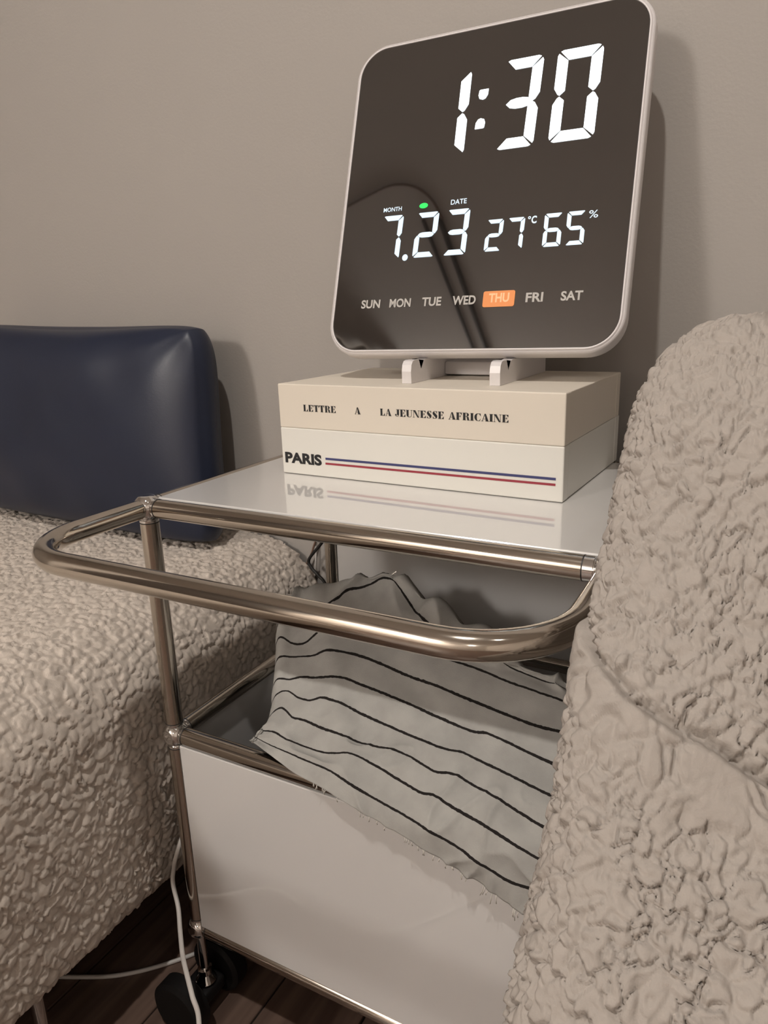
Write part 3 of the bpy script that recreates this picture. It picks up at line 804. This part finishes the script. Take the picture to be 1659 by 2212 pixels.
# ================================================================== navy cushion
cush = thing('cushion', (-.475, .27, ST), 'navy blue leather cushion leaning on the wall on the left sofa', 'cushion')
HW, HH = .278, .162
def cushion_point(a, b, side):
    """a, b in -1..1; side +1 front, -1 back"""
    r = (abs(a) ** 5 + abs(b) ** 5) ** .2
    x = a * HW; z = b * HH
    # concave edges, pulled-out corners
    x *= 1 - .030 * (1 - b * b) * abs(a) ** 3
    z *= 1 - (.085 if b > 0 else .03) * (1 - a * a) * abs(b) ** 3
    t = max(0, (1 - abs(a) ** 2.8)) ** .52 * max(0, (1 - abs(b) ** 2.8)) ** .52
    th = .018 + .047 * t
    return (x, -side * th, z)
n = 90
aa = np.sin(np.linspace(-math.pi / 2, math.pi / 2, n))
def cushion_face(side):
    P = np.zeros((n, n, 3))
    for i, b in enumerate(aa):
        for j, a in enumerate(aa):
            # round the square outline a little at the corners
            k = 1 - .075 * (a * a * b * b) ** 2.5
            P[i, j] = cushion_point(a, b, side)
            P[i, j, 0] *= k * (1 - .045 * b); P[i, j, 2] *= k
    w = vnoise(P * np.array([14, 0, 9]) + 4, 9) - .5
    A, B = np.meshgrid(aa, aa)
    # diagonal tension folds from the upper right corner
    dcr = np.hypot(A - 1, B - 1)
    w2 = np.sin(np.arctan2(1.02 - B, 1.02 - A) * 13) * np.exp(-dcr * 2.6) * sstep(.02, .2, dcr)
    P[..., 1] -= side * (w * .010 * (1 - A ** 4) * (1 - B ** 4) + w2 * .0016)
    return P
CMX = Matrix.Translation((-.450, .300, .0135)) @ Matrix.Rotation(math.radians(-6), 4, 'X') @ Matrix.Rotation(math.radians(1.0), 4, 'Y')
F = cushion_face(1); Bk = cushion_face(-1)
edge = lambda P: np.concatenate([P[0, :-1], P[:-1, -1], P[-1, ::-1][:-1], P[::-1, 0][:-1]])
ef, eb = edge(F), edge(Bk)
def xf(P): return np.array([tuple(CMX @ Vector(q)) for q in P.reshape(-1, 3)]).reshape(P.shape)
ctr = ef.mean(0)
outd = (ef - ctr) * np.array([1, 0, 1]); outd /= np.linalg.norm(outd, axis=1, keepdims=True)
gus = np.stack([ef + (eb - ef) * t + outd * .007 * math.sin(math.pi * t) ** .8 for t in np.linspace(0, 1, 13)])
cv = bmesh.new()
for me_ in (grid_mesh('a', xf(F)), grid_mesh('b', xf(Bk), flip=True), grid_mesh('c', xf(gus), wrap_j=True)):
    cv.from_mesh(me_); bpy.data.meshes.remove(me_)
bmesh.ops.remove_doubles(cv, verts=cv.verts[:], dist=1e-5)
for _ in range(9): bmesh.ops.smooth_vert(cv, verts=cv.verts[:], factor=.5, use_axis_x=True, use_axis_y=True, use_axis_z=True)
obj('cover', cv, MAT['leather'], cush)
for t_, i_ in ((.5, 6),):
    loop = xf(gus[i_] - outd * .0035); loop = [Vector(q) for q in loop] + [Vector(loop[0])]
    obj('piping', tube_bm(loop, .0020, 8, cap=False), MAT['leather_edge'], cush)

# ================================================================== right foreground sofa
chair = thing('armchair', (.78, -.02, FLOOR), 'cream crinkled fabric armchair in the right foreground, close to the camera', 'armchair')
zs = nonuni([(.172, 480), (-.26, 30), (-.54, 6), (-.565, 0)])
zf_t = [(.172, -.012), (.150, -.022), (.10, -.072), (.05, -.120), (.015, -.156), (-.03, -.198), (-.078, -.232), (-.13, -.266), (-.20, -.300), (-.30, -.325), (-.57, -.335)][::-1]
yf = np.interp(zs, [a for a, _ in zf_t], [b_ for _, b_ in zf_t])
# smooth the profile
ker = np.ones(21) / 21
yf = np.convolve(np.pad(yf, 10, 'edge'), ker, 'valid') - .018
XL = .455
def ring(y, ins):
    """plan outline: rounded four-sided shape, dense on the side that is in view"""
    c4 = [(XL, y), (1.20, y - .02), (1.24, .30), (.515, .30)]
    r = .05
    cen = np.array(c4).mean(0)
    pts = []
    for i in range(4):
        p0, p1, p2 = np.array(c4[i - 1]), np.array(c4[i]), np.array(c4[(i + 1) % 4])
        d0 = (p0 - p1) / np.linalg.norm(p0 - p1); d2 = (p2 - p1) / np.linalg.norm(p2 - p1)
        ang = math.acos(np.clip(d0 @ d2, -1, 1)); tl = r / math.tan(ang / 2)
        c_ = p1 + (d0 + d2) / np.linalg.norm(d0 + d2) * r / math.sin(ang / 2)
        a, b_ = p1 + d0 * tl, p1 + d2 * tl
        aa0 = math.atan2(*(a - c_)[::-1]); aa1 = math.atan2(*(b_ - c_)[::-1])
        da = (aa1 - aa0 + math.pi) % (2 * math.pi) - math.pi
        m = 84 if i == 0 else 10
        pts += [c_ + r * np.array([math.cos(aa0 + da * k / m), math.sin(aa0 + da * k / m)]) for k in range(m + 1)]
        nxt = np.array(c4[(i + 1) % 4])
        # straight run
        if i == 0:
            e_ = np.array([.64, 0]); 
            x_ = np.linspace(b_[0], .66, 185)[1:]
            s_ = (nxt[1] - b_[1]) / (nxt[0] - b_[0])
            pts += [np.array([q, b_[1] + s_ * (q - b_[0])]) for q in x_]
            x_ = np.linspace(.66, nxt[0] - .08, 12)[1:]
            pts += [np.array([q, b_[1] + s_ * (q - b_[0])]) for q in x_]
        elif i == 3:
            # left side, from the back towards the front corner
            s0 = b_; s1 = np.array(c4[0]) + (p1 - np.array(c4[0])) / np.linalg.norm(p1 - np.array(c4[0])) * .075
            pts += [s0 + (s1 - s0) * k / 40 for k in range(1, 40)]
    P = np.array(pts)
    # inset towards the middle (rounding of the top)
    nrm2 = np.roll(P, -1, 0) - np.roll(P, 1, 0); nrm2 = np.stack([nrm2[:, 1], -nrm2[:, 0]], -1)
    nrm2 /= np.maximum(np.linalg.norm(nrm2, axis=1, keepdims=True), 1e-9)
    s = np.sign(((P - cen) * nrm2).sum(1).mean())
    return P - nrm2 * s * ins
TOP = .172
cap_r = .055
rings = []
zz = []
# crown of the chair back: rounded over
for k in range(40):
    t = 1 - k / 39.0
    pass
for z, y in zip(zs, yf):
    d = max(0, z - (TOP - cap_r)) / cap_r
    ins = cap_r * (1 - math.sqrt(max(0, 1 - d * d)))
    p = ring(y, ins); rings.append(p); zz.append(z)
rings = np.array(rings)
G = np.zeros(rings.shape[:2] + (3,)); G[..., :2] = rings; G[..., 2] = np.array(zz)[:, None]
# crown: close towards the ridge line
crown = []
ctr2 = np.stack([np.clip(G[0, :, 0], .60, 1.10), np.clip(G[0, :, 1], .12, .20)], -1)
for t in np.linspace(1, 0, 61)[:-1]:
    q = G[0].copy(); q[:, :2] = G[0, :, :2] * (1 - t) + ctr2 * t; q[:, 2] = TOP + .004 * math.sin(t * math.pi / 2)
    crown.append(q)
G = np.concatenate([np.array(crown), G])
nC = len(crown)
SEAM = .015
tilt = -.44 * (np.clip(G[..., 0], .45, .66) - .461)
G[..., 2] += tilt * np.exp(-((G[..., 2] - SEAM) / .09) ** 2)
nr = grid_normals(G, True)
jf = 120
if nr[nC + 150, jf, 1] > 0: nr = -nr
zrow = np.concatenate([np.full(nC, TOP), zs])
sd = (zrow - SEAM)[:, None] + 0 * G[..., 0]
wob = (vnoise(G * 45, 12) - .5) * .006
sd = sd + wob
big = crinkle(G * np.array([1, 1, .5]), .017, 9)
Q = G @ np.array([[.9, .2, -.25], [-.3, .85, .3], [.25, -.3, .8]]).T
hgt = smock(Q, .0088, 5, (.15, -.1, -.75), 1.0)
band = sstep(-.004, .001, -sd) * (1 - sstep(.017, .030, -sd))
disp = .0064 * (hgt - .62) * (1 - .9 * band) + band * (.0030 + .0045 * (big - .6)) - .006 * np.exp(-((sd - .0035) / .0022) ** 2)
disp = disp + .006 * (vnoise(G * 16, 13) - .5)
fade = np.ones(G.shape[:2]); fade[:, 330:] = .4
disp *= fade
G = G + nr * disp[..., None]
isplit = nC + int(np.argmin(np.abs(zs - SEAM)))
flipc = False
tag(obj('backrest', grid_mesh('backrest', G[:isplit + 1], wrap_j=True), MAT['boucle'], chair), 'upper padded part above the seam')
tag(obj('seat_base', grid_mesh('seat_base', G[isplit:], wrap_j=True), MAT['boucle'], chair), 'lower padded part below the seam')
box('underside', (.56, -.24, -.57), (1.15, .26, -.555), MAT['black'], chair, .003, 1)
for x in (.60, 1.12):
    for y in (-.24, .24):
        tube('leg', [(x, y, FLOOR), (x, y, -.556)], .014, MAT['black'], chair, 16)

# ================================================================== cables
tag(tube('power_cable', spline([(-.026, .12, -.31), (-.023, .05, -.36), (-0.0173, -0.0020, -0.4125), (-0.0272, -0.0040, -0.4440), (-0.0288, -0.0060, -0.4628), (-0.0116, -0.0180, -0.4783), (0.0061, -0.0350, -0.4879), (0.0280, -0.0550, -0.4909), (0.0445, -0.0680, -0.4891), (0.0690, -0.0850, -0.4965), (0.0850, -0.0950, -0.5151), (0.105, -.13, -.5600), (0.145, -.20, -.6300), (.20, -.27, -.6372), (.26, -.36, -.6372)], 10), .0026, MAT['cable_white'], None, 12),
    'white power cable hanging down beside the front left trolley leg', 'cable')
tag(tube('power_cable', spline([(-.44, -.16, -.6372), (-.30, -.10, -.6372), (-.185, -.050, -.6372), (-.12, -.010, -.6372), (-.06, .06, -.6372), (.0, .17, -.6372)], 10), .0027, MAT['cable_white'], None, 12),
    'white cable lying on the dark floor under the left sofa', 'cable')
tag(tube('clock_cable', spline([(.17, .352, .06), (.02, .358, -.09), (-.020, .360, -.128), (-.040, .360, -.154), (-.0635, .360, -.182), (-.060, .360, -.195), (-.047, .360, -.207), (-.037, .360, -.217), (-.015, .362, -.26), (.02, .362, -.42)], 10), .0024, MAT['cable_black'], None, 10),
    'black cable kinked behind the rear left trolley leg', 'cable')
tag(tube('lamp_cord', spline([(-.040, .374, -.12), (-.060, .374, -.158), (-.068, .374, -.177), (-.081, .374, -.201), (-.10, .374, -.24), (-.105, .374, -.40)], 8), .0016, MAT['cable_brown'], None, 8),
    'thin brown cord against the wall beside the black cable', 'cable')
tag(tube('charger_cable', spline([(-.058, .377, -.10), (-.062, .377, -.176), (-.066, .377, -.21), (-.072, .377, -.235), (-.075, .377, -.40)], 8), .0016, MAT['cable_white'], None, 8),
    'thin white cable hanging straight down the wall behind the trolley', 'cable')

# ================================================================== things overhead, seen mirrored in the clock's glass
track = thing('ceiling_track', (-.66, -1.7, CEIL - .02), 'dark twin ceiling track overhead, mirrored as two lines in the clock glass', 'ceiling track')
for xa, r_ in ((-.602, .011), (-.672, .008)):
    tube('rail', [(xa, -1.28, CEIL - .012), (xa - .012, -3.0, CEIL - .012)], r_, MAT['black'], track, 12)
arc_pts = [(-.98, -1.19, CEIL - .006), (-.86, -1.14, CEIL - .006), (-.745, -1.10, CEIL - .006), (-.66, -1.115, CEIL - .006), (-.61, -1.18, CEIL - .006), (-.592, -1.28, CEIL - .010)]
tag(tube('ceiling_cable', spline(arc_pts, 10), .005, MAT['cable_brown'], None, 8), 'brown cable curving across the ceiling, mirrored faintly in the clock glass', 'cable')
cur = []
for i in range(160):
    t = i / 159
    bx_, by_ = -1.10 - .95 * t, -2.30 + .55 * t
    w_ = .035 * math.sin(t * 60 + 1.3 * math.sin(t * 11))
    cur.append((bx_ + .5 * w_, by_ + .87 * w_))
cur = np.array(cur); G = np.zeros((12, 160, 3)); G[..., :2] = cur[None]; G[..., 2] = np.linspace(CEIL - .01, FLOOR + .02, 12)[:, None]
MAT['curtain'] = simple('grey_curtain_cloth', (.36, .32, .29), .9, noise=(60, .06))
curt = obj('curtain', grid_mesh('curtain', G), MAT['curtain'])
md = curt.modifiers.new('thickness', 'SOLIDIFY'); md.thickness = .002
tag(curt, 'grey pleated curtain in the far corner, mirrored at the clock glass edge', 'curtain')
